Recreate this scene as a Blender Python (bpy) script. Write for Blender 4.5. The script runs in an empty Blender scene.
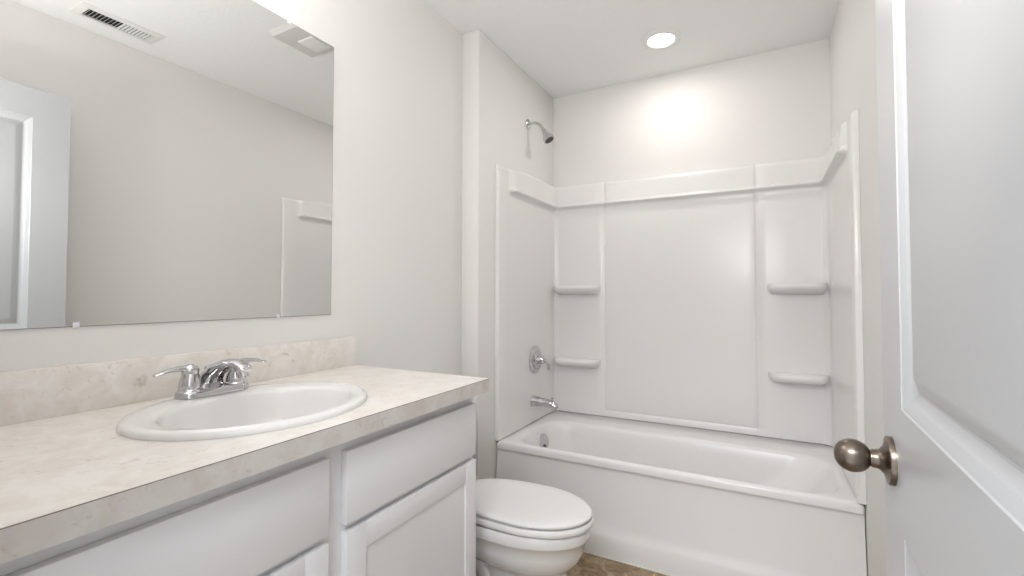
import bpy, bmesh, math, random
from mathutils import Vector, Matrix
R = math.radians
PI = math.pi
S = bpy.context.scene
C = bpy.context.collection

# ------------------------------------------------------------------ camera, world, exposure
cd = bpy.data.cameras.new('camera'); cam = bpy.data.objects.new('camera', cd); C.objects.link(cam)
cd.sensor_width = 36; cd.lens = 457.5 / 1024 * 36
cd.shift_x = -10.45 / 1024; cd.shift_y = -6.0 / 1024
cd.clip_start = 0.02
cam.location = (1.309, 0.0, 1.1464)
cam.rotation_euler = (R(90 + 1.54), 0, R(27.73))
S.camera = cam
S.view_settings.view_transform = 'Standard'; S.view_settings.look = 'None'
S.view_settings.exposure = 0.0; S.view_settings.gamma = 1.0
S.view_settings.use_curve_mapping = False

w = bpy.data.worlds.new('world'); S.world = w; w.use_nodes = True
bg = w.node_tree.nodes['Background']
bg.inputs[0].default_value = (0.80, 0.89, 1.0, 1); bg.inputs[1].default_value = 1.0

def area(name, loc, rot, sx, sy, power, col):
    l = bpy.data.lights.new(name, 'AREA'); l.shape = 'RECTANGLE'; l.size = sx; l.size_y = sy
    l.energy = power; l.color = col
    o = bpy.data.objects.new(name, l); C.objects.link(o); o.location = loc; o.rotation_euler = rot
    return o
# added fill lights out of view: one near the doorway, one in the hallway
HALL_FILL, CEIL_FILL = 60, 11.5
area('ceiling_fill', (1.20, 0.04, 1.55), (R(180-48), 0, R(14)), 0.25, 0.20, CEIL_FILL, (1.0, 0.98, 0.95))  # added lamp without a fixture, aimed up to brighten the ceiling
area('hall_fill_lamp', (1.0, -1.0, 2.40), (0, 0, 0), 1.2, 0.6, HALL_FILL, (0.92, 0.95, 1.0))  # added cool fill standing in for daylight through the doorway
CAN_POWER = 2.9; VAN_POWER = 14.0; HALL_POWER = 2

# ------------------------------------------------------------------ materials
def mat(name, col, rough=0.5, metal=0.0, coat=0.0, bump=None, spec=0.5):
    m = bpy.data.materials.new(name); m.use_nodes = True
    nt = m.node_tree; b = nt.nodes['Principled BSDF']
    b.inputs['Base Color'].default_value = (*col, 1); b.inputs['Roughness'].default_value = rough
    b.inputs['Metallic'].default_value = metal; b.inputs['Coat Weight'].default_value = coat
    b.inputs['Coat Roughness'].default_value = 0.08; b.inputs['Specular IOR Level'].default_value = spec
    if bump:
        sc, st = bump
        tc = nt.nodes.new('ShaderNodeTexCoord'); n = nt.nodes.new('ShaderNodeTexNoise')
        n.inputs['Scale'].default_value = sc; n.inputs['Detail'].default_value = 3
        bp = nt.nodes.new('ShaderNodeBump'); bp.inputs['Strength'].default_value = st; bp.inputs['Distance'].default_value = 0.002
        nt.links.new(tc.outputs['Object'], n.inputs['Vector']); nt.links.new(n.outputs['Fac'], bp.inputs['Height'])
        nt.links.new(bp.outputs['Normal'], b.inputs['Normal'])
    return m

def ramp(nt, stops):
    r = nt.nodes.new('ShaderNodeValToRGB'); e = r.color_ramp.elements
    e[0].position = stops[0][0]; e[0].color = (*stops[0][1], 1)
    e[1].position = stops[-1][0]; e[1].color = (*stops[-1][1], 1)
    for p, c in stops[1:-1]:
        k = e.new(p); k.color = (*c, 1)
    return r

def laminate(name, base, vein, spot, rough):
    m = mat(name, base, rough, coat=0.0); nt = m.node_tree; b = nt.nodes['Principled BSDF']
    tc = nt.nodes.new('ShaderNodeTexCoord')
    n1 = nt.nodes.new('ShaderNodeTexNoise'); n1.inputs['Scale'].default_value = 15; n1.inputs['Detail'].default_value = 8
    n1.inputs['Roughness'].default_value = 0.65; n1.inputs['Distortion'].default_value = 0.6
    n2 = nt.nodes.new('ShaderNodeTexNoise'); n2.inputs['Scale'].default_value = 34; n2.inputs['Detail'].default_value = 7
    n2.inputs['Roughness'].default_value = 0.6; n2.inputs['Distortion'].default_value = 1.6
    nt.links.new(tc.outputs['Object'], n1.inputs['Vector']); nt.links.new(tc.outputs['Object'], n2.inputs['Vector'])
    r1 = ramp(nt, [(0.35, vein), (0.60, base)])
    r2 = ramp(nt, [(0.60, (0, 0, 0)), (0.74, (0.6, 0.6, 0.6))])
    mx = nt.nodes.new('ShaderNodeMixRGB'); mx.inputs[2].default_value = (*spot, 1)
    nt.links.new(n1.outputs['Fac'], r1.inputs[0]); nt.links.new(n2.outputs['Fac'], r2.inputs[0])
    nt.links.new(r2.outputs[0], mx.inputs[0]); nt.links.new(r1.outputs[0], mx.inputs[1])
    nt.links.new(mx.outputs[0], b.inputs['Base Color'])
    return m

def floor_mat():
    m = mat('floor_vinyl', (0.3, 0.22, 0.15), 0.45); nt = m.node_tree; b = nt.nodes['Principled BSDF']
    tc = nt.nodes.new('ShaderNodeTexCoord'); mp = nt.nodes.new('ShaderNodeMapping')
    mp.inputs['Location'].default_value = (0.10, 0.02, 0); mp.inputs['Rotation'].default_value = (0, 0, R(0))
    nt.links.new(tc.outputs['Object'], mp.inputs[0])
    br = nt.nodes.new('ShaderNodeTexBrick'); br.offset = 0.5; br.inputs['Scale'].default_value = 1
    br.inputs['Brick Width'].default_value = 0.40; br.inputs['Row Height'].default_value = 0.40
    br.inputs['Mortar Size'].default_value = 0.004; br.inputs['Mortar Smooth'].default_value = 0.3
    br.inputs['Color1'].default_value = (1, 1, 1, 1); br.inputs['Color2'].default_value = (0.75, 0.75, 0.75, 1)
    br.inputs['Mortar'].default_value = (1.35, 1.3, 1.2, 1)
    n = nt.nodes.new('ShaderNodeTexNoise'); n.inputs['Scale'].default_value = 13; n.inputs['Detail'].default_value = 9
    n.inputs['Roughness'].default_value = 0.68; n.inputs['Distortion'].default_value = 0.8
    r = ramp(nt, [(0.32, (0.13, 0.080, 0.038)), (0.46, (0.30, 0.20, 0.105)), (0.56, (0.46, 0.35, 0.215)), (0.70, (0.62, 0.53, 0.39))])
    mx = nt.nodes.new('ShaderNodeMixRGB'); mx.blend_type = 'MULTIPLY'; mx.inputs[0].default_value = 1
    nt.links.new(mp.outputs[0], br.inputs['Vector']); nt.links.new(mp.outputs[0], n.inputs['Vector'])
    nt.links.new(n.outputs['Fac'], r.inputs[0]); nt.links.new(r.outputs[0], mx.inputs[1]); nt.links.new(br.outputs['Color'], mx.inputs[2])
    nt.links.new(mx.outputs[0], b.inputs['Base Color'])
    bp = nt.nodes.new('ShaderNodeBump'); bp.inputs['Strength'].default_value = 0.25; bp.inputs['Distance'].default_value = 0.003
    nt.links.new(n.outputs['Fac'], bp.inputs['Height']); nt.links.new(bp.outputs['Normal'], b.inputs['Normal'])
    return m

def emis(name, col, st):
    m = bpy.data.materials.new(name); m.use_nodes = True; b = m.node_tree.nodes['Principled BSDF']
    b.inputs['Base Color'].default_value = (*col, 1); b.inputs['Emission Color'].default_value = (*col, 1)
    b.inputs['Emission Strength'].default_value = st
    return m

M = dict(
    wall=mat('wall_paint', (0.82, 0.805, 0.79), 0.65, bump=(260, 0.06)),
    ceil=mat('ceiling_paint', (0.90, 0.90, 0.90), 0.9, bump=(60, 0.5)),
    trim=mat('trim_paint', (0.83, 0.83, 0.82), 0.35),
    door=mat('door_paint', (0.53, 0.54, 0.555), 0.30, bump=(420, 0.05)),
    cab=mat('cabinet_paint', (0.82, 0.825, 0.84), 0.32),
    dark=mat('duct_dark', (0.012, 0.012, 0.013), 0.7),
    acryl=mat('tub_acrylic', (0.84, 0.832, 0.825), 0.26),
    porc=mat('porcelain', (0.84, 0.835, 0.825), 0.12, coat=0.5),
    plas=mat('white_plastic', (0.84, 0.835, 0.82), 0.28),
    chrome=mat('chrome', (0.62, 0.62, 0.63), 0.07, metal=1.0),
    bronze=mat('brushed_bronze_nickel', (0.215, 0.18, 0.15), 0.30, metal=1.0),
    mirror=mat('mirror_silver', (0.86, 0.875, 0.865), 0.0, metal=1.0),
    medge=mat('mirror_edge', (0.30, 0.31, 0.31), 0.25, metal=0.6),
    clear=mat('clear_plastic', (0.85, 0.86, 0.90), 0.08, coat=0.6),
    vent=mat('vent_enamel', (0.80, 0.80, 0.79), 0.4),
    fan=mat('fan_plastic', (0.66, 0.665, 0.64), 0.5),
    fanlens=mat('fan_lens', (0.80, 0.80, 0.78), 0.3),
    top=laminate('laminate_counter', (0.87, 0.842, 0.805), (0.77, 0.725, 0.67), (0.44, 0.35, 0.27), 0.28),
    seam=mat('laminate_seam', (0.22, 0.18, 0.15), 0.6),
    floor=floor_mat(), hall_bounce=mat('bounce_carpet', (0.72, 0.71, 0.70), 0.9, bump=(300, 0.4)),
    caulk=mat('caulk', (0.80, 0.77, 0.72), 0.5),
    lens=emis('lamp_lens', (1.0, 0.97, 0.93), 9.0),
    glass=None, nozz=mat('nozzle_rubber', (0.05, 0.05, 0.05), 0.5), hose=mat('braided_hose', (0.5, 0.5, 0.52), 0.35, metal=0.8),
)
g = bpy.data.materials.new('window_glass'); g.use_nodes = True
gb = g.node_tree.nodes['Principled BSDF']; gb.inputs['Transmission Weight'].default_value = 1; gb.inputs['Roughness'].default_value = 0
gb.inputs['IOR'].default_value = 1.45; M['glass'] = g

# ------------------------------------------------------------------ helpers
def obj(name, bm, m, parent=None, smooth=True, angle=35):
    me = bpy.data.meshes.new(name)
    bmesh.ops.recalc_face_normals(bm, faces=bm.faces[:])
    bm.to_mesh(me); bm.free()
    for mm in (m if isinstance(m, (list, tuple)) else [m]): me.materials.append(mm)
    if smooth:
        for p in me.polygons: p.use_smooth = True
        try: me.set_sharp_from_angle(angle=R(angle))
        except Exception: pass
    o = bpy.data.objects.new(name, me); C.objects.link(o)
    if parent:
        o.parent = parent
    return o

def thing(name, label, cat, loc=(0, 0, 0), rz=0, group=None):
    o = bpy.data.objects.new(name, None); o.empty_display_size = 0.1; C.objects.link(o)
    o.location = loc; o.rotation_euler = (0, 0, rz); o['label'] = label; o['category'] = cat
    if group: o['group'] = group
    return o

def tag(o, label, cat, group=None):
    o['label'] = label; o['category'] = cat
    if group: o['group'] = group
    return o

def struct(name, bm, m, parent=None, label=None, **k):
    o = obj(name, bm, m, parent, **k)
    if not parent: o['kind'] = 'structure'
    if label: o['label'] = label
    return o

def box(bm, x0, x1, y0, y1, z0, z1, bev=0.0, seg=2, mi=0):
    vs = [bm.verts.new(p) for p in ((x0,y0,z0),(x1,y0,z0),(x1,y1,z0),(x0,y1,z0),(x0,y0,z1),(x1,y0,z1),(x1,y1,z1),(x0,y1,z1))]
    fs = [bm.faces.new([vs[i] for i in f]) for f in ((0,3,2,1),(4,5,6,7),(0,1,5,4),(1,2,6,5),(2,3,7,6),(3,0,4,7))]
    for f in fs: f.material_index = mi
    if bev:
        es = set(e for f in fs for e in f.edges)
        bmesh.ops.bevel(bm, geom=list(es), offset=bev, segments=seg, profile=0.5, affect='EDGES', clamp_overlap=True)
    return bm

def B(*a, **k):
    return box(bmesh.new(), *a, **k)

def loft(bm, rings, closed=True, cap0=True, cap1=True, mi=0):
    vr = [[bm.verts.new(p) for p in r] for r in rings]
    n = len(vr[0])
    for a, b in zip(vr[:-1], vr[1:]):
        for i in range(n if closed else n - 1):
            f = bm.faces.new((a[i], a[(i+1) % n], b[(i+1) % n], b[i])); f.material_index = mi
    if closed and cap0: bm.faces.new(vr[0][::-1]).material_index = mi
    if closed and cap1: bm.faces.new(vr[-1]).material_index = mi
    return vr

def frames(pts):
    P = [Vector(p) for p in pts]; T = []
    for i in range(len(P)):
        a = P[max(i-1, 0)]; b = P[min(i+1, len(P)-1)]; T.append((b-a).normalized())
    u = Vector((0, 0, 1)) if abs(T[0].z) < 0.9 else Vector((1, 0, 0))
    out = []
    for p, t in zip(P, T):
        s = t.cross(u).normalized(); u = s.cross(t).normalized(); out.append((p, s, u))
    return out

def tube(bm, pts, radii, seg=16, sx=None):
    """swept tube; radii may be numbers or (side, up) pairs"""
    rings = []
    for (p, s, u), r in zip(frames(pts), radii):
        a, b = r if isinstance(r, (tuple, list)) else (r, r)
        rings.append([p + s*a*math.cos(2*PI*k/seg) + u*b*math.sin(2*PI*k/seg) for k in range(seg)])
    loft(bm, rings); return bm

def spline(pts, n=8):
    P = [Vector(p) for p in pts]; P = [P[0]*2-P[1]] + P + [P[-1]*2-P[-2]]; out = []
    for i in range(1, len(P)-2):
        for k in range(n):
            t = k/n; a, b, c, d = P[i-1], P[i], P[i+1], P[i+2]
            out.append(0.5*((2*b)+(c-a)*t+(2*a-5*b+4*c-d)*t*t+(3*b-a-3*c+d)*t**3))
    out.append(P[-2]); return out

def lerpr(rs, n=8):
    out = []
    for a, b in zip(rs[:-1], rs[1:]):
        for k in range(n):
            t = k/n; t = t*t*(3-2*t)
            if isinstance(a, (tuple, list)): out.append(tuple(x+(y-x)*t for x, y in zip(a, b)))
            else: out.append(a+(b-a)*t)
    out.append(rs[-1]); return out

def lathe(bm, prof, origin, axis, seg=32, cap=True):
    """prof = [(radius, distance along axis)]"""
    ax = Vector(axis).normalized(); u = Vector((0, 0, 1)) if abs(ax.z) < 0.9 else Vector((1, 0, 0))
    s = ax.cross(u).normalized(); u = s.cross(ax).normalized(); o = Vector(origin)
    rings = [[o + ax*h + (s*math.cos(2*PI*k/seg)+u*math.sin(2*PI*k/seg))*max(r, 1e-5) for k in range(seg)] for r, h in prof]
    loft(bm, rings, cap0=cap, cap1=cap); return bm

def rrect(x0, x1, y0, y1, r, z, n=10):
    """rounded rectangle ring, 4*(n+1) points; z may be a function of (x, y)"""
    r = min(r, (x1-x0)/2-1e-4, (y1-y0)/2-1e-4); out = []
    for cx, cy, a0 in ((x1-r, y1-r, 0), (x0+r, y1-r, 90), (x0+r, y0+r, 180), (x1-r, y0+r, 270)):
        for k in range(n+1):
            a = R(a0+90*k/n); x = cx+r*math.cos(a); y = cy+r*math.sin(a)
            out.append((x, y, z(x, y) if callable(z) else z))
    return out

def ell(cx, cy, a, b, z, n=64):
    return [(cx+a*math.cos(2*PI*k/n), cy+b*math.sin(2*PI*k/n), z) for k in range(n)]

# ------------------------------------------------------------------ room dimensions (metres)
H = 2.44; W = 1.621; XS = 0.100; YS = 1.845; YB = 2.74; YF = 0.085; YT = 2.005
DX0, DX1, DH = 0.713, 1.480, 2.05            # doorway in the entry wall

# ------------------------------------------------------------------ setting
struct('floor', B(-0.1, W+0.1, YF-0.05, YB+0.1, -0.05, 0.0), M['floor'], smooth=False)
struct('floor_hall', B(-0.7, 2.6, -2.3, YF-0.05, -0.05, 0.0), M['hall_bounce'], smooth=False)  # unseen floor, made pale to throw hall light up onto the bathroom ceiling
struct('ceiling', B(-0.7, 2.6, -2.3, YB+0.1, H, H+0.08), M['ceil'], smooth=False)
struct('wall_left', B(-0.1, 0, YF-0.0, YB+0.1, 0, H), M['wall'], smooth=False)
struct('wall_alcove', B(0.0, XS, YS, YB, 0, H, bev=0.004), M['wall'], smooth=True)
struct('wall_back', B(0.0, W, YB, YB+0.1, 0, H), M['wall'], smooth=False)
struct('wall_right', B(W, W+0.1, YF, YB+0.1, 0, H), M['wall'], smooth=False)
bm = bmesh.new()
box(bm, -0.1, DX0, YF-0.115, YF, 0, H); box(bm, DX1, W+0.1, YF-0.115, YF, 0, H); box(bm, DX0, DX1, YF-0.115, YF, DH, H)
struct('wall_front', bm, M['wall'], smooth=False)
# hallway behind the doorway
struct('wall_hall', B(-0.7, 2.6, -2.3, -2.2, 0, H), M['wall'], smooth=False)
struct('wall_hall_left', B(-0.8, -0.7, -2.3, YF-0.03, 0, H), M['wall'], smooth=False)
struct('wall_hall_right', B(2.6, 2.7, -2.3, YF-0.03, 0, H), M['wall'], smooth=False)
bm = bmesh.new(); box(bm, -0.7, -0.1, YF-0.115, YF, 0, H); box(bm, W+0.1, 2.6, YF-0.115, YF, 0, H)
struct('wall_hall_side', bm, M['wall'], smooth=False)
# doorway jambs and casing
bm = bmesh.new()
for x0, x1 in ((DX0, DX0+0.018), (DX1-0.018, DX1)): box(bm, x0, x1, YF-0.12, YF+0.001, 0, DH)
box(bm, DX0, DX1, YF-0.12, YF+0.001, DH-0.018, DH)
struct('trim_1', bm, M['trim'], smooth=False)
bm = bmesh.new()
for x0, x1 in ((DX0-0.055, DX0+0.006), (DX1-0.006, DX1+0.055)): box(bm, x0, x1, YF, YF+0.014, 0, DH+0.055, bev=0.003)
box(bm, DX0+0.006, DX1-0.006, YF, YF+0.014, DH-0.006, DH+0.055, bev=0.003)
struct('trim_2', bm, M['trim'])
# baseboards
struct('baseboard_right', B(W-0.014, W, YF+0.014, 1.94, 0, 0.083, bev=0.003), M['trim'])
struct('baseboard_left', B(0.0, 0.014, 1.175, YS, 0, 0.083, bev=0.003), M['trim'])
bm = bmesh.new(); box(bm, 0.014, XS, YS-0.014, YS, 0, 0.083, bev=0.003); box(bm, XS, XS+0.014, YS-0.014, 1.95, 0, 0.083, bev=0.003)
struct('baseboard_alcove', bm, M['trim'])

# ------------------------------------------------------------------ door, open against the right wall
DW, DT = 0.762, 0.035
door = bpy.data.objects.new('door_1', None); C.objects.link(door); door['kind'] = 'structure'
door['label'] = 'white two panel interior door standing open at the right'
door.location = (1.440, 0.101, 0.0); door.rotation_euler = (0, 0, R(87.98))
# local frame: x from the hinge to the latch edge, +y = room face (towards the vanity), slab between y=-DT and y=0
ST = 0.121; panels = [(0.999, 1.905), (0.24, 0.838)]
def panel_side(bm, y, sgn):
    # stiles and rails as flat faces around the two panel openings, moulded rings inside each
    zs = [0.012, panels[1][0], panels[1][1], panels[0][0], panels[0][1], 2.03]
    xs = [0, ST, DW-ST, DW]
    V = {}
    def v(x, z, d=0.0):
        k = (round(x, 5), round(z, 5), round(d, 5))
        if k not in V: V[k] = bm.verts.new((x, y - sgn*d, z))
        return V[k]
    for i in range(3):
        for j in range(5):
            if i == 1 and j in (1, 3): continue
            bm.faces.new((v(xs[i], zs[j]), v(xs[i+1], zs[j]), v(xs[i+1], zs[j+1]), v(xs[i], zs[j+1])))
    for z0, z1 in panels:
        prof = [(0, 0), (0.0015, 0.0015), (0.012, 0.0055), (0.014, 0.0072), (0.025, 0.0125), (0.028, 0.0125), (0.048, 0.0035), (0.0505, 0.0030)]
        prev = None
        for o, d in prof:
            ring = [v(ST+o, z0+o, d), v(DW-ST-o, z0+o, d), v(DW-ST-o, z1-o, d), v(ST+o, z1-o, d)]
            if prev:
                for k in range(4): bm.faces.new((prev[k], prev[(k+1) % 4], ring[(k+1) % 4], ring[k]))
            prev = ring
        bm.faces.new(prev)
    return V
bm = bmesh.new()
panel_side(bm, 0.0, 1); panel_side(bm, -DT, -1)
for x in (0, DW):
    zs = [0.012, panels[1][0], panels[1][1], panels[0][0], panels[0][1], 2.03]
    for a, b in zip(zs[:-1], zs[1:]):
        bm.faces.new([bm.verts.new(p) for p in ((x, 0, a), (x, -DT, a), (x, -DT, b), (x, 0, b))])
for z in (0.012, 2.03):
    for a, b in ((0, ST), (ST, DW-ST), (DW-ST, DW)):
        bm.faces.new([bm.verts.new(p) for p in ((a, 0, z), (b, 0, z), (b, -DT, z), (a, -DT, z))])
bmesh.ops.remove_doubles(bm, verts=bm.verts, dist=1e-5)
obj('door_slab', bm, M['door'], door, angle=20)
KX = DW-0.060; KZ = 0.9165
for sg in (1, -1):
    y0 = 0.0 if sg > 0 else -DT
    bm = bmesh.new()
    lathe(bm, [(0.0, -0.0), (0.0325, 0.0), (0.0325, 0.0055), (0.0315, 0.0070), (0.026, 0.0080), (0.019, 0.0105), (0.014, 0.015), (0.0125, 0.019), (0.0125, 0.024), (0.0, 0.024)], (KX, y0, KZ), (0, sg, 0), 40)
    rose = obj('rosette', bm, M['bronze'], door)
    bm = bmesh.new()
    prof = [(0.0, 0.020), (0.0105, 0.020), (0.0115, 0.024)]
    for k in range(1, 20):
        a = PI*k/20; prof.append((0.0228*math.sin(a)**0.92, 0.0455-0.0225*math.cos(a)))
    prof = [p for p in prof if p[1] < 0.021 or p[0] > 0.0095 or p[1] > 0.04] + [(0.0, 0.0680)]
    lathe(bm, prof, (KX, y0, KZ), (0, sg, 0), 40)
    obj('door_knob', bm, M['bronze'], door)
bm = bmesh.new(); box(bm, DW-0.0005, DW+0.0012, -DT/2-0.0125, -DT/2+0.0125, KZ-0.028, KZ+0.028)
obj('latch_plate', bm, M['bronze'], door)
for z in (0.22, 1.02, 1.80):
    bm = bmesh.new(); lathe(bm, [(0.006, -0.045), (0.006, 0.045)], (-0.004, 0.006, z), (0, 0, 1), 16)
    obj('hinge', bm, M['bronze'], door)

# ------------------------------------------------------------------ vanity cabinet
VY0, VY1 = 0.098, 1.164; FX = 0.545; FF = 0.527; CZ = 0.856
van = thing('vanity_cabinet', 'white shaker bathroom vanity cabinet under the laminate countertop', 'cabinet')
bm = bmesh.new()
yA, yB_ = VY0-0.0115, VY1
for a in ((0.002, FF, yA, yA+0.018, 0.10, CZ), (0.002, FF, yB_-0.018, yB_, 0.10, CZ), (0.002, FF-0.018, yA+0.018, yB_-0.018, 0.10, 0.118), (0.002, 0.008, yA+0.018, yB_-0.018, 0.118, CZ),
          (FF-0.018, FF, yA+0.018, 0.158, 0.10, CZ), (FF-0.018, FF, yB_-0.030, yB_-0.018, 0.10, CZ), (FF-0.018, FF, 0.620, 0.682, 0.10, CZ),
          (FF-0.018, FF, 0.158, 0.620, 0.81, CZ), (FF-0.018, FF, 0.682, yB_-0.030, 0.81, CZ), (FF-0.018, FF, 0.158, 0.620, 0.645, 0.682), (FF-0.018, FF, 0.682, yB_-0.030, 0.645, 0.682),
          (FF-0.018, FF, 0.158, 0.620, 0.10, 0.14), (FF-0.018, FF, 0.682, yB_-0.030, 0.10, 0.14)): box(bm, *a)
box(bm, 0.02, FF-0.06, yA, VY1-0.01, 0.0, 0.10)
obj('body', bm, M['cab'], van, smooth=False)
def slab(y0, y1, z0, z1, name):
    return obj(name, B(FF, FX, y0, y1, z0, z1, bev=0.0018), M['cab'], van)
slab(0.676, 1.156, 0.670, 0.8215, 'drawer_front'); slab(0.148, 0.633, 0.670, 0.8215, 'drawer_front')
def shaker(y0, y1, z0, z1):
    bm = bmesh.new(); t = 0.052
    yy = [y0, y0+t, y1-t, y1]; zz = [z0, z0+t, z1-t, z1]
    box(bm, FF, FX, y0, y0+t, z0, z1, bev=0.0006); box(bm, FF, FX, y1-t, y1, z0, z1, bev=0.0006)
    box(bm, FF, FX, y0+t, y1-t, z0, z0+t, bev=0.0006); box(bm, FF, FX, y0+t, y1-t, z1-t, z1, bev=0.0006)
    d = obj('cabinet_door', bm, M['cab'], van)
    obj('door_panel', B(FF, FX-0.005, y0+t-0.001, y1-t+0.001, z0+t-0.001, z1-t+0.001), M['cab'], d, smooth=False)
shaker(0.678, 1.156, 0.13, 0.655); shaker(0.148, 0.633, 0.13, 0.655)

# ------------------------------------------------------------------ countertop with backsplash
CX, CY0, CY1, ZC = 0.580, 0.0865, 1.1735, 0.8945
SX, SY, SA, SB = 0.313, 0.634, 0.214, 0.240       # sink centre and semi-axes
EDGE = laminate('laminate_edge_shade', (0.66, 0.635, 0.60), (0.57, 0.53, 0.485), (0.40, 0.33, 0.26), 0.3)  # worktop laminate darkened: shade on the front edge put into its colour
top = thing('countertop', 'beige marbled laminate countertop with backsplash on the white vanity', 'countertop')
bm = bmesh.new()
n = 96; rect = []
hole = [(SX+(SA-0.02)*math.cos(2*PI*k/n), SY+(SB-0.02)*math.sin(2*PI*k/n)) for k in range(n)]
for hx, hy in hole:
    dx, dy = hx-SX, hy-SY
    t = min([(CX-0.0012-SX)/dx if dx > 1e-9 else 9e9, (0.001-SX)/dx if dx < -1e-9 else 9e9,
             (CY1-SY)/dy if dy > 1e-9 else 9e9, (CY0-SY)/dy if dy < -1e-9 else 9e9])
    rect.append((SX+dx*t, SY+dy*t))
for cx_, cy_ in ((CX-0.0012, CY0), (CX-0.0012, CY1), (0.001, CY0), (0.001, CY1)):
    k = min(range(n), key=lambda i: (rect[i][0]-cx_)**2+(rect[i][1]-cy_)**2); rect[k] = (cx_, cy_)
rings = [[(x, y, z) for x, y in q] for q, z in ((hole, CZ+0.001), (hole, ZC), (rect, ZC), (rect, CZ))]
vr = loft(bm, rings, cap0=False, cap1=False)
for i in range(n): bm.faces.new((vr[3][i], vr[3][(i+1) % n], vr[0][(i+1) % n], vr[0][i]))
obj('worktop', bm, M['top'], top, smooth=False)
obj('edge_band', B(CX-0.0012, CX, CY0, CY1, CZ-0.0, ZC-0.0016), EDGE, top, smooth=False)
obj('edge_seam', B(CX-0.0012, CX-0.0002, CY0, CY1, ZC-0.0016, ZC-0.0004), M['seam'], top, smooth=False)
obj('backsplash', B(0.001, 0.020, CY0, CY1, ZC, ZC+0.1016, bev=0.0012), M['top'], top)

# ------------------------------------------------------------------ drop-in sink
sink = thing('drop_in_sink', 'white oval drop-in sink set in the beige countertop', 'sink')
bm = bmesh.new(); Z = ZC
BX, BY, BA, BB = 0.341, 0.634, 0.160, 0.192
def mixe(t, z, da=0.0):
    return ell(SX+(BX-SX)*t, SY+(BY-SY)*t, SA+(BA-SA)*t+da, SB+(BB-SB)*t+da, z, 96)
rings = [mixe(0, Z+0.0003), mixe(0, Z+0.005, 0.0008), mixe(0, Z+0.010, -0.001), mixe(0, Z+0.0135, -0.005), mixe(0, Z+0.0155, -0.012),
         mixe(0.35, Z+0.0150), mixe(0.7, Z+0.0140), mixe(0.9, Z+0.0125), mixe(1, Z+0.0095), mixe(1, Z+0.003, -0.003)]
for s, d in ((0.95, -0.02), (0.90, -0.05), (0.82, -0.085), (0.68, -0.113), (0.50, -0.128), (0.30, -0.135), (0.13, -0.138)):
    rings.append(ell(BX-(1-s)*0.02, BY, BA*s, BB*s, Z+d, 96))
loft(bm, rings, cap0=False, cap1=True)
obj('basin', bm, M['porc'], sink, angle=60)
bm = bmesh.new(); lathe(bm, [(0.0, 0), (0.030, 0.0), (0.031, 0.002), (0.026, 0.004), (0.020, 0.002), (0.019, -0.001), (0, -0.001)], (BX-0.017, BY, Z-0.1375), (0, 0, 1), 32)
obj('drain', bm, M['chrome'], sink)
bm = bmesh.new(); tube(bm, [(BX-0.02, BY, Z-0.139), (BX-0.02, BY, Z-0.20), (BX-0.02, BY, Z-0.26)], [0.019]*3)
obj('tailpiece', bm, M['chrome'], sink)

# ------------------------------------------------------------------ faucet
FXc, FYc, FZ = 0.137, 0.634, ZC+0.0150
fau = thing('faucet', 'chrome two-handle centerset faucet on the sink back deck', 'faucet', (FXc, FYc, FZ))
bm = bmesh.new()
loft(bm, [rrect(-0.028, 0.028, -0.080, 0.080, 0.028, 0.0), rrect(-0.028, 0.028, -0.080, 0.080, 0.028, 0.010),
          rrect(-0.026, 0.026, -0.078, 0.078, 0.026, 0.014), rrect(-0.021, 0.021, -0.073, 0.073, 0.021, 0.017)])
obj('base_plate', bm, M['chrome'], fau)
for sg in (-1, 1):
    hy = sg*0.052
    bm = bmesh.new()
    lathe(bm, [(0.0240, 0.013), (0.0240, 0.018), (0.0215, 0.020), (0.0225, 0.024), (0.0215, 0.034), (0.0190, 0.046), (0.0165, 0.055)], (0, hy, 0), (0, 0, 1), 32)
    hub = obj('handle_hub', bm, M['chrome'], fau)
    bm = bmesh.new()
    lathe(bm, [(0.0165, 0.0545), (0.0180, 0.059), (0.0175, 0.066), (0.0125, 0.072), (0.006, 0.0755), (0.0, 0.076)], (0, hy, 0), (0, 0, 1), 32)
    pts = spline([(0, hy+sg*0.004, 0.066), (0.001, hy+sg*0.022, 0.068), (0.003, hy+sg*0.044, 0.067), (0.005, hy+sg*0.062, 0.063), (0.006, hy+sg*0.073, 0.060)], 6)
    tube(bm, pts, lerpr([(0.012, 0.009), (0.0085, 0.0065), (0.0080, 0.0048), (0.0105, 0.0036), (0.0070, 0.0022)], 6), 16)
    obj('lever_handle', bm, M['chrome'], fau)
bm = bmesh.new()
pts = spline([(-0.020, 0, 0.010), (-0.012, 0, 0.036), (0.012, 0, 0.056), (0.050, 0, 0.072), (0.090, 0, 0.077), (0.120, 0, 0.069), (0.130, 0, 0.062)], 8)
tube(bm, pts, lerpr([(0.034, 0.020), (0.028, 0.019), (0.024, 0.016), (0.0215, 0.0125), (0.020, 0.0105), (0.017, 0.0090), (0.012, 0.006)], 8), 24)
obj('spout', bm, M['chrome'], fau)
bm = bmesh.new(); lathe(bm, [(0.0105, 0), (0.0105, 0.012), (0.0, 0.012)], (0.116, 0, 0.060), (0.25, 0, -1), 24)
obj('aerator', bm, M['chrome'], fau)
bm = bmesh.new(); lathe(bm, [(0.0025, 0.01), (0.0025, 0.050), (0.0055, 0.052), (0.0065, 0.058), (0.004, 0.063), (0, 0.064)], (-0.030, 0, 0), (0, 0, 1), 16)
obj('lift_rod', bm, M['chrome'], fau)

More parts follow.
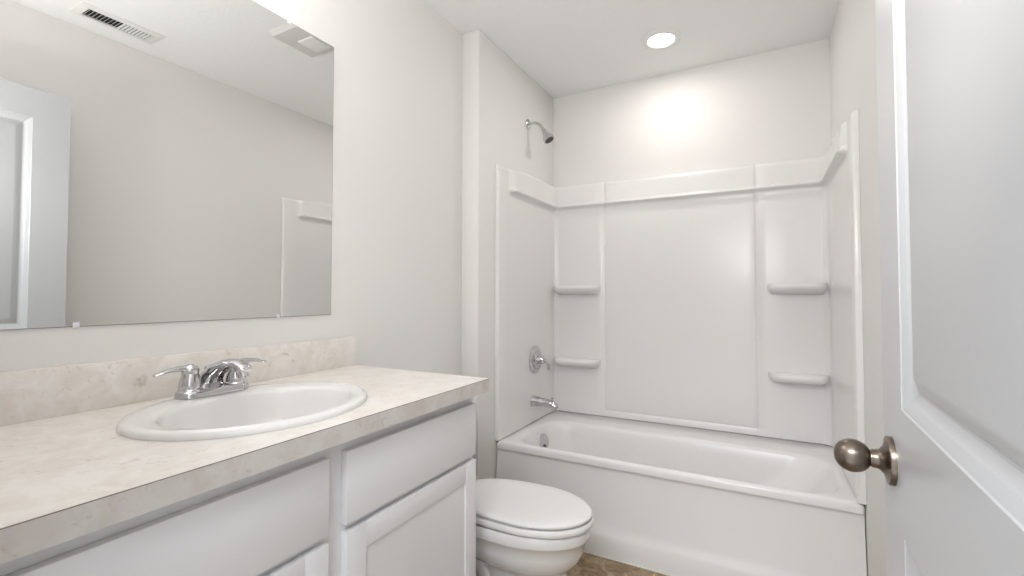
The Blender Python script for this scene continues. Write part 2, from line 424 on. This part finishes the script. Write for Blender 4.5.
# ------------------------------------------------------------------ mirror
MY0, MY1, MZ0, MZ1 = 0.165, 1.079, 1.077, 2.002
mir = thing('wall_mirror', 'large frameless rectangular mirror on the wall above the vanity', 'mirror')
obj('mirror_backing', B(0.0002, 0.0042, MY0, MY1, MZ0, MZ1), M['medge'], mir, smooth=False)
obj('mirror_glass', B(0.0042, 0.0060, MY0+0.001, MY1-0.0022, MZ0+0.001, MZ1-0.001), M['mirror'], mir, smooth=False)
for y, z, sg in ((0.424, MZ0, 1), (0.885, MZ0, 1), (0.36, MZ1, -1), (0.908, MZ1, -1)):
    bm = bmesh.new(); box(bm, 0.0060, 0.0080, y-0.0055, y+0.0055, *((z-0.0015, z+0.009) if sg > 0 else (z-0.009, z+0.0015)), bev=0.0008)
    if sg > 0: box(bm, 0.0002, 0.0060, y-0.0055, y+0.0055, z-0.0015, z-0.0004)
    else: box(bm, 0.0002, 0.0060, y-0.0055, y+0.0055, z+0.0004, z+0.0015)
    lathe(bm, [(0.0035, 0), (0.0032, 0.0012), (0, 0.0016)], (0.0080, y, z+sg*0.005), (1, 0, 0), 12)
    obj('mirror_clip', bm, M['clear'], mir)

# ------------------------------------------------------------------ vanity light above the mirror (just above the frame)
vl = thing('vanity_light', 'three-globe chrome vanity light on the wall above the mirror', 'light fixture', (0.0, 0.53, 2.135))
bm = bmesh.new(); box(bm, 0.0005, 0.022, -0.26, 0.26, -0.035, 0.035, bev=0.006); obj('back_plate', bm, M['chrome'], vl)
for y in (-0.19, 0.0, 0.19):
    bm = bmesh.new(); tube(bm, spline([(0.02, y, 0), (0.075, y, -0.01), (0.10, y, 0.0), (0.10, y, 0.015)], 4), [0.007]*13)
    arm = obj('lamp_arm', bm, M['chrome'], vl)
    bm = bmesh.new(); lathe(bm, [(0.060*math.sin(PI*k/16), 0.060-0.060*math.cos(PI*k/16)) for k in range(17)], (0.10, y, 0.012), (0, 0, 1), 24)
    obj('lamp_shade', bm, M['vlens'] if 'vlens' in M else M.setdefault('vlens', emis('shade_glow', (1.0, 0.965, 0.93), VAN_POWER)), vl)

# ------------------------------------------------------------------ toilet
TY = 1.408
toi = thing('toilet', 'white two-piece toilet between the vanity and the bathtub', 'toilet', (0.006, TY, 0.0))
def egg(xb, xm, xf, hw, z, n=64, pb=2.0, pf=2.0):
    out = []
    for k in range(n):
        a = 2*PI*k/n; c, s = math.cos(a), math.sin(a)
        L = (xf-xm) if c >= 0 else (xm-xb); p = pf if c >= 0 else pb
        out.append((xm+L*math.copysign(abs(c)**(2/p), c), hw*math.copysign(abs(s)**(2/p), s), z))
    return out
bm = bmesh.new()
loft(bm, [egg(0.16, 0.46, 0.735, 0.106, 0.0, pb=3.5), egg(0.16, 0.46, 0.733, 0.105, 0.025, pb=3.5), egg(0.17, 0.47, 0.725, 0.092, 0.045, pb=3.5), egg(0.20, 0.52, 0.722, 0.086, 0.075, pb=3.2),
          egg(0.42, 0.56, 0.722, 0.080, 0.16, pb=2.4), egg(0.43, 0.57, 0.724, 0.080, 0.230, pb=2.4), egg(0.42, 0.57, 0.724, 0.084, 0.238, pb=2.4), egg(0.40, 0.565, 0.728, 0.091, 0.246, pb=2.4), egg(0.33, 0.56, 0.746, 0.114, 0.263, pb=2.5),
          egg(0.22, 0.555, 0.768, 0.131, 0.288, pb=2.8), egg(0.12, 0.55, 0.782, 0.140, 0.320, pb=2.8), egg(0.07, 0.55, 0.787, 0.143, 0.3525, pb=2.8), egg(0.06, 0.55, 0.798, 0.152, 0.360, pb=2.8),
          egg(0.06, 0.55, 0.800, 0.154, 0.366, pb=2.8), egg(0.06, 0.55, 0.800, 0.154, 0.392, pb=2.8), egg(0.062, 0.55, 0.796, 0.150, 0.398, pb=2.8),
          egg(0.32, 0.55, 0.755, 0.118, 0.398), egg(0.33, 0.55, 0.745, 0.110, 0.38), egg(0.38, 0.55, 0.69, 0.08, 0.31), egg(0.45, 0.54, 0.60, 0.04, 0.27)])
bowl = obj('bowl', bm, M['porc'], toi, angle=50)
bm = bmesh.new()
tube(bm, spline([(0.50, 0, 0.10), (0.44, 0, 0.20), (0.37, 0, 0.262), (0.30, 0, 0.235), (0.255, 0, 0.14), (0.25, 0, 0.03)], 6), lerpr([(0.07, 0.05), (0.078, 0.045), (0.075, 0.045), (0.072, 0.045), (0.07, 0.045), (0.08, 0.05)], 6), 24)
obj('trapway', bm, M['porc'], bowl)
bm = bmesh.new()
loft(bm, [egg(0.30, 0.585, 0.809, 0.151, 0.4025, pb=2.8), egg(0.296, 0.585, 0.813, 0.155, 0.408, pb=2.8), egg(0.296, 0.585, 0.813, 0.155, 0.417, pb=2.8), egg(0.30, 0.585, 0.808, 0.151, 0.4235, pb=2.8),
          egg(0.36, 0.565, 0.742, 0.100, 0.4235), egg(0.365, 0.565, 0.737, 0.096, 0.4025)], cap0=False, cap1=False)
obj('seat', bm, M['plas'], toi, angle=50)
bm = bmesh.new()
loft(bm, [egg(0.305, 0.59, 0.804, 0.146, 0.4275, pb=2.4), egg(0.302, 0.59, 0.808, 0.150, 0.431, pb=2.4), egg(0.302, 0.59, 0.808, 0.150, 0.436, pb=2.4), egg(0.305, 0.59, 0.805, 0.147, 0.4400, pb=2.4),
          egg(0.312, 0.59, 0.797, 0.140, 0.4425, pb=2.4), egg(0.345, 0.58, 0.769, 0.117, 0.4440, pb=2.3), egg(0.45, 0.55, 0.65, 0.05, 0.4452)])
obj('lid', bm, M['plas'], toi, angle=50)
for y in (-0.07, 0.07):
    bm = bmesh.new(); lathe(bm, [(0.0, -0.022), (0.012, -0.022), (0.012, 0.022), (0.0, 0.022)], (0.285, y, 0.415), (0, 1, 0), 16)
    obj('seat_hinge', bm, M['plas'], toi)
bm = bmesh.new()
loft(bm, [rrect(0.045, 0.185, -0.175, 0.175, 0.03, 0.399), rrect(0.030, 0.200, -0.195, 0.195, 0.03, 0.42), rrect(0.022, 0.205, -0.207, 0.207, 0.03, 0.55), rrect(0.018, 0.208, -0.214, 0.214, 0.028, 0.684)])
obj('tank', bm, M['porc'], toi, angle=50)
bm = bmesh.new()
loft(bm, [rrect(0.012, 0.214, -0.220, 0.220, 0.028, 0.685), rrect(0.010, 0.217, -0.223, 0.223, 0.030, 0.690), rrect(0.010, 0.217, -0.223, 0.223, 0.030, 0.707),
          rrect(0.013, 0.214, -0.220, 0.220, 0.028, 0.713), rrect(0.025, 0.202, -0.208, 0.208, 0.02, 0.716)])
obj('tank_lid', bm, M['porc'], toi, angle=50)
bm = bmesh.new(); lathe(bm, [(0.011, 0), (0.011, 0.008), (0, 0.008)], (0.207, -0.15, 0.63), (1, 0, 0), 20)
tube(bm, spline([(0.218, -0.15, 0.63), (0.222, -0.12, 0.627), (0.222, -0.085, 0.622)], 4), lerpr([(0.006, 0.006), (0.005, 0.006), (0.004, 0.008)], 4), 12)
obj('flush_lever', bm, M['chrome'], toi)

# ------------------------------------------------------------------ bathtub
tub = thing('bathtub', 'white acrylic alcove bathtub with a plain apron front', 'bathtub')
TX0, TX1, TB = XS+0.004, W-0.003, YB-0.003
bm = bmesh.new()
def open_ring(e, z, back=0.0, xr=0.0, xl=0.0, r=0.15):
    return rrect(0.182+e+xl, 1.566-e-xr, 2.030+e, 2.500-e-back, r, z, 12)
def fring(e, z): return rrect(TX0+e, TX1-e, YT+e, TB-e, 0.012+e, z, 12)
rings = [fring(0.012, 0.366), fring(0.0, 0.370), fring(0.0, 0.392), fring(0.003, 0.400), fring(0.009, 0.4055),
         open_ring(-0.010, 0.4075), open_ring(-0.003, 0.4055), open_ring(0.004, 0.399), open_ring(0.010, 0.388),
         open_ring(0.018, 0.350, xr=0.02), open_ring(0.028, 0.28, xr=0.08), open_ring(0.040, 0.20, xr=0.16), open_ring(0.052, 0.14, xr=0.23),
         open_ring(0.075, 0.100, xr=0.27), open_ring(0.115, 0.082, xr=0.28), open_ring(0.16, 0.078, xr=0.28, r=0.07)]
loft(bm, rings, cap0=False, cap1=True)
obj('tub_shell', bm, M['acryl'], tub, angle=60)
bm = bmesh.new()
prof = [(YT+0.012, 0.368), (YT+0.0135, 0.362), (YT+0.0135, 0.35), (YT+0.010, 0.30), (YT-0.002, 0.21), (YT-0.016, 0.13), (YT-0.022, 0.108), (YT-0.031, 0.092), (YT-0.036, 0.078), (YT-0.043, 0.04), (YT-0.048, 0.0), (YT+0.02, 0.0)]
rings = [[(x, y, z) for y, z in prof] for x in [TX0+(TX1-TX0)*k/12 for k in range(13)]]
loft(bm, rings, closed=False)
obj('apron', bm, M['acryl'], tub, angle=50)
bm = bmesh.new(); ax = Vector((1, -0.30, 0.22))
lathe(bm, [(0.0, 0), (0.043, -0.012), (0.043, 0.004), (0.039, 0.009), (0.018, 0.0115), (0, 0.012)], (0.206, 2.345, 0.320), ax, 32)
ov = obj('overflow_plate', bm, M['chrome'], tub)
bm = bmesh.new(); lathe(bm, [(0.007, 0), (0.006, 0.010), (0, 0.012)], (0.2165, 2.339, 0.302), ax, 12); obj('trip_lever', bm, M['nozz'], ov)
bm = bmesh.new(); lathe(bm, [(0.0, 0), (0.034, 0.0), (0.033, 0.004), (0, 0.005)], (0.40, 2.30, 0.078), (0, 0, 1), 32); obj('tub_drain', bm, M['chrome'], tub)
struct('trim_3', B(TX0, TX1, YT-0.053, YT-0.0475, 0.0, 0.006, bev=0.002), M['caulk'])

# ------------------------------------------------------------------ tub surround
sur = thing('tub_surround', 'glossy white moulded wall surround enclosing the bathtub on three sides', 'shower surround')
Y0S = 2.000; RC = 0.055
def path():
    """plan path along the alcove walls: (x, y, nx, ny, s, tag) with tag 0 left, 1 back, 2 right"""
    P = []
    def side(a, b, step):
        k = max(1, int(round(abs(b-a)/step))); return [a+(b-a)*i/k for i in range(k+1)]
    ys = sorted(set([Y0S, Y0S+0.0015, Y0S+0.004, 2.085, 2.095, 2.105, 2.115, 2.125, 2.135, 2.15, 2.30, 2.50, YB-RC]))
    for y in ys: P.append((XS, y, 1, 0, 0))
    for k in range(1, 8):
        a = PI-R(90)*k/8; P.append((XS+RC+RC*math.cos(a), YB-RC+RC*math.sin(a), -math.cos(a), -math.sin(a), 1))
    xsn = [XS+RC, 0.25, 0.40, 0.444, 0.448, 0.452, 0.456, 0.460, 0.466, 0.50, 0.66, 0.86, 1.06, 1.24, 1.268, 1.274, 1.278, 1.282, 1.286, 1.290, 1.33, 1.45, W-RC]
    for x in xsn: P.append((x, YB, 0, -1, 1))
    for k in range(1, 8):
        a = R(90)-R(90)*k/8; P.append((W-RC+RC*math.cos(a), YB-RC+RC*math.sin(a), -math.cos(a), -math.sin(a), 1))
    for y in reversed(ys): P.append((W, y, -1, 0, 2))
    return P
def sm(a, b, x):
    t = min(1, max(0, (x-a)/(b-a))); return t*t*(3-2*t)
zrows = [0.4080, 0.412, 0.425, 0.435, 0.440, 0.445, 0.450, 0.455, 0.60, 0.90, 1.20, 1.50, 1.62, 1.66, 1.680, 1.688, 1.693, 1.697, 1.700, 1.703, 1.707, 1.711, 1.714, 1.718, 1.724, 1.76, 1.80, 1.818, 1.825, 1.830, 1.833]
def depth(x, y, t, z):
    front = 1-sm(2.095, 2.135, y) if t != 1 else 0.0            # flat front column of each side panel
    d = 0.022
    if t == 1:
        q = sm(YB-RC, YB-RC*0.3, y); d = 0.022+0.014*q
        if 0.438 < x < 1.296:                                   # grooves around the centre panel
            for g in (0.452, 1.282):
                if abs(x-g) < 0.012: d -= 0.006*(1-sm(0.0, 0.011, abs(x-g)))*sm(0.440, 0.445, z)
            if 0.452 < x < 1.282:
                d -= 0.003+0.005*(1-sm(0.0, 0.010, abs(z-0.445)))
                if z > 1.70: d -= 0.008
    if z <= 1.700: lip = 0.030*sm(1.685, 1.700, z)
    else: lip = 0.030-0.012*sm(1.707, 1.718, z)-0.004*sm(1.72, 1.82, z)
    d = d + lip*(1-front)
    if z > 1.818: d -= 0.008*sm(1.818, 1.833, z)
    return max(d, 0.004)
P = path(); bm = bmesh.new(); rings = []
P = [(XS, Y0S, 1, 0, -1)]+P+[(W, Y0S, -1, 0, -1)]
for z in zrows:
    ring = []
    for i, (x, y, nx, ny, t) in enumerate(P):
        zz = z if (z < 1.80 or t == 1) else z-0.022*(1-sm(2.09, 2.30, y))*sm(1.79, 1.83, z)
        if t == -1:
            ring.append((x+nx*0.0004, y, z-0.022*sm(1.79, 1.83, z))); continue
        d = depth(x, y, t, z)
        if t != 1 and y < Y0S+0.0035:
            d -= 0.004-math.sqrt(max(0.0, 0.004**2-(0.004-(y-Y0S))**2))
        ring.append((x+nx*d, y+ny*d, zz))
    rings.append(ring)
rings.append([(x+nx*0.0005, y+ny*0.0005, 1.8345-(0.022*(1-sm(2.09, 2.30, y)) if t != 1 else 0)) for x, y, nx, ny, t in P])
loft(bm, rings, closed=False)
obj('surround_panel', bm, M['acryl'], sur, angle=50)
# moulded shelves: bowed front, rounded edges
def shelf(xa, xb, z0, z1, yf):
    def ring(e, z):
        out = []; n = 24; yb = YB-0.036
        out.append((xa, yb, z))
        for k in range(n+1):
            t = k/n; x = xa+e*0.3+(xb-xa-e*0.6)*t
            u = abs(2*t-1); y = yf+e+(yb-yf-e)*(u**7)*0.97
            out.append((x, y, z))
        out.append((xb, yb, z))
        return out
    bm = bmesh.new(); h = z1-z0
    loft(bm, [ring(0.075, z0-0.020), ring(0.040, z0-0.009), ring(0.012, z0), ring(0.003, z0+h*0.25), ring(0.0, z0+h*0.5), ring(0.003, z0+h*0.8), ring(0.011, z1)])
    return obj('shelf', bm, M['acryl'], sur, angle=60)
for z in (1.166, 0.716):
    shelf(0.1235, 0.428, z, z+0.034, 2.600)
    shelf(1.328, 1.597, z, z+0.034, 2.600)

# ------------------------------------------------------------------ shower fittings on the alcove wall
sx = XS+0.0245
val = thing('shower_valve', 'round chrome shower valve with a lever on the tub surround', 'faucet', (sx, 2.415, 0.765))
bm = bmesh.new(); lathe(bm, [(0.0, 0), (0.080, 0.0), (0.080, 0.004), (0.074, 0.009), (0.050, 0.012), (0.046, 0.010), (0.036, 0.012), (0.030, 0.020), (0, 0.020)], (0, 0, 0), (1, 0, 0), 48)
obj('escutcheon', bm, M['chrome'], val)
bm = bmesh.new(); lathe(bm, [(0.026, 0.018), (0.025, 0.045), (0.021, 0.055), (0.0, 0.060)], (0, 0, 0), (1, 0, 0), 32)
tube(bm, spline([(0.045, 0.0, 0.0), (0.055, 0.025, -0.006), (0.062, 0.045, -0.030), (0.062, 0.052, -0.062)], 6), lerpr([(0.018, 0.014), (0.014, 0.010), (0.011, 0.007), (0.009, 0.005)], 6), 16)
obj('lever_handle', bm, M['chrome'], val)
spo = thing('tub_spout', 'chrome tub spout below the round shower valve', 'spout', (sx, 2.385, 0.520))
bm = bmesh.new()
tube(bm, spline([(0.0, 0, 0.012), (0.012, 0, 0.012), (0.060, 0, 0.010), (0.110, 0, 0.004), (0.138, 0, -0.008), (0.146, 0, -0.020)], 6),
     lerpr([0.031, 0.030, 0.025, 0.0225, 0.0195, 0.013], 6), 24)
obj('spout_body', bm, M['chrome'], spo)
bm = bmesh.new(); lathe(bm, [(0.004, 0), (0.004, 0.014), (0.0065, 0.015), (0.0065, 0.021), (0, 0.022)], (0.122, 0, 0.020), (0, 0, 1), 16); obj('diverter_knob', bm, M['chrome'], spo)
shw = thing('shower_fixture', 'small chrome shower head on a bent arm above the surround', 'shower head', (XS, 2.37, 2.143))
bm = bmesh.new(); lathe(bm, [(0.0, 0), (0.031, 0.0005), (0.030, 0.005), (0.018, 0.012), (0.011, 0.014), (0, 0.014)], (0, 0, 0), (1, 0, 0), 32); obj('flange', bm, M['chrome'], shw)
bm = bmesh.new(); tube(bm, spline([(0.005, 0, 0), (0.040, 0, 0.002), (0.070, 0, -0.010), (0.092, 0, -0.036), (0.102, 0, -0.052)], 6), [0.0085]*25, 16); obj('shower_arm', bm, M['chrome'], shw)
ax = Vector((0.42, 0, -0.72)).normalized(); o = Vector((0.100, 0, -0.050))
bm = bmesh.new(); lathe(bm, [(0.0, -0.004), (0.012, -0.004), (0.014, 0.006), (0.013, 0.016), (0.017, 0.026), (0.027, 0.046), (0.0325, 0.062), (0.0325, 0.072), (0.029, 0.074), (0.0, 0.072)], o, ax, 36)
hd = obj('spray_head', bm, M['chrome'], shw)
bm = bmesh.new(); lathe(bm, [(0.0, 0.0735), (0.026, 0.0745), (0.025, 0.0760), (0.0, 0.0765)], o, ax, 32); obj('nozzle_face', bm, M['nozz'], hd)

# ------------------------------------------------------------------ recessed ceiling light over the tub
rl = thing('recessed_light', 'round recessed ceiling light glowing above the bathtub', 'light fixture', (0.866, 2.355, H))
bm = bmesh.new(); lathe(bm, [(0.0955, -0.0002), (0.0955, -0.004), (0.090, -0.008), (0.070, -0.0085), (0.066, -0.006), (0.064, -0.0005)], (0, 0, 0), (0, 0, 1), 56, cap=False); obj('trim_ring', bm, M['plas'], rl)
bm = bmesh.new(); lathe(bm, [(0.0655, -0.0012), (0.0655, -0.0045), (0.0, -0.0062)], (0, 0, 0), (0, 0, 1), 56); obj('lens', bm, M['lens'], rl)
l = bpy.data.lights.new('recessed_lamp', 'AREA'); l.shape = 'DISK'; l.size = 0.12; l.energy = CAN_POWER; l.color = (1.0, 0.965, 0.92)
lo = bpy.data.objects.new('recessed_lamp', l); C.objects.link(lo); lo.parent = rl; lo.location = (0, 0, -0.010)

# ------------------------------------------------------------------ added hall fill panel, in place of daylight from the doorway
hl = thing('hall_fill_panel', 'rectangular fill panel added on the hallway ceiling outside the door', 'light fixture', (1.0, -1.0, H))
obj('fill_base', B(-0.63, 0.63, -0.33, 0.33, -0.03, -0.0005, bev=0.004), M['plas'], hl)
obj('fill_diffuser', B(-0.60, 0.60, -0.30, 0.30, -0.036, -0.0302, bev=0.002), emis('hall_fill_glow', (0.9, 0.95, 1.0), HALL_POWER), hl)

# ------------------------------------------------------------------ supply vent on the ceiling (seen in the mirror)
ven = thing('ceiling_vent', 'white rectangular louvred air vent on the ceiling, seen in the mirror', 'vent', (1.417, 1.012, H))
bm = bmesh.new(); hx, hy, ix, iy = 0.072, 0.158, 0.041, 0.126
loft(bm, [rrect(-hx, hx, -hy, hy, 0.004, -0.0003, 2), rrect(-hx, hx, -hy, hy, 0.004, -0.003, 2), rrect(-hx+0.012, hx-0.012, -hy+0.012, hy-0.012, 0.003, -0.008, 2),
          rrect(-ix, ix, -iy, iy, 0.002, -0.008, 2), rrect(-ix, ix, -iy, iy, 0.002, -0.0012, 2)], cap0=False, cap1=False)
obj('vent_frame', bm, M['vent'], ven)
obj('vent_throat', B(-ix, ix, -iy, iy, -0.0012, -0.0004), M['dark'], ven, smooth=False)
for k in range(18):
    y = -iy+0.007+k*(2*iy-0.014)/17; tl = 1 if k < 9 else -1
    bm = bmesh.new(); vs = []
    q = 0.0044 if k < 9 else 0.0016
    for dy, dz in ((-q*tl, -0.0100), (-q*tl+0.0009, -0.0103), (q*0.73*tl+0.0009, -0.0015), (q*0.73*tl, -0.0012)):
        vs.append((dy, dz))
    loft(bm, [[(x, y+a, b) for a, b in vs] for x in (-ix+0.0003, ix-0.0003)])
    obj('louvre', bm, M['vent'], ven, smooth=False)

# ------------------------------------------------------------------ exhaust fan (seen in the mirror)
fan = thing('exhaust_fan', 'square grey bathroom exhaust fan on the ceiling, seen in the mirror', 'fan', (0.70, 1.505, H))
bm = bmesh.new(); loft(bm, [rrect(-0.140, 0.140, -0.125, 0.125, 0.01, -0.0004, 4), rrect(-0.140, 0.140, -0.125, 0.125, 0.01, -0.010, 4), rrect(-0.128, 0.128, -0.113, 0.113, 0.01, -0.024, 4), rrect(-0.118, 0.118, -0.103, 0.103, 0.01, -0.026, 4)])
obj('fan_cover', bm, M['fan'], fan)
bm = bmesh.new(); loft(bm, [rrect(-0.055, 0.055, -0.030, 0.085, 0.01, -0.0255, 4), rrect(-0.052, 0.052, -0.027, 0.082, 0.01, -0.031, 4), rrect(-0.045, 0.045, -0.02, 0.075, 0.01, -0.033, 4)])
obj('fan_light_lens', bm, M['fanlens'], fan)
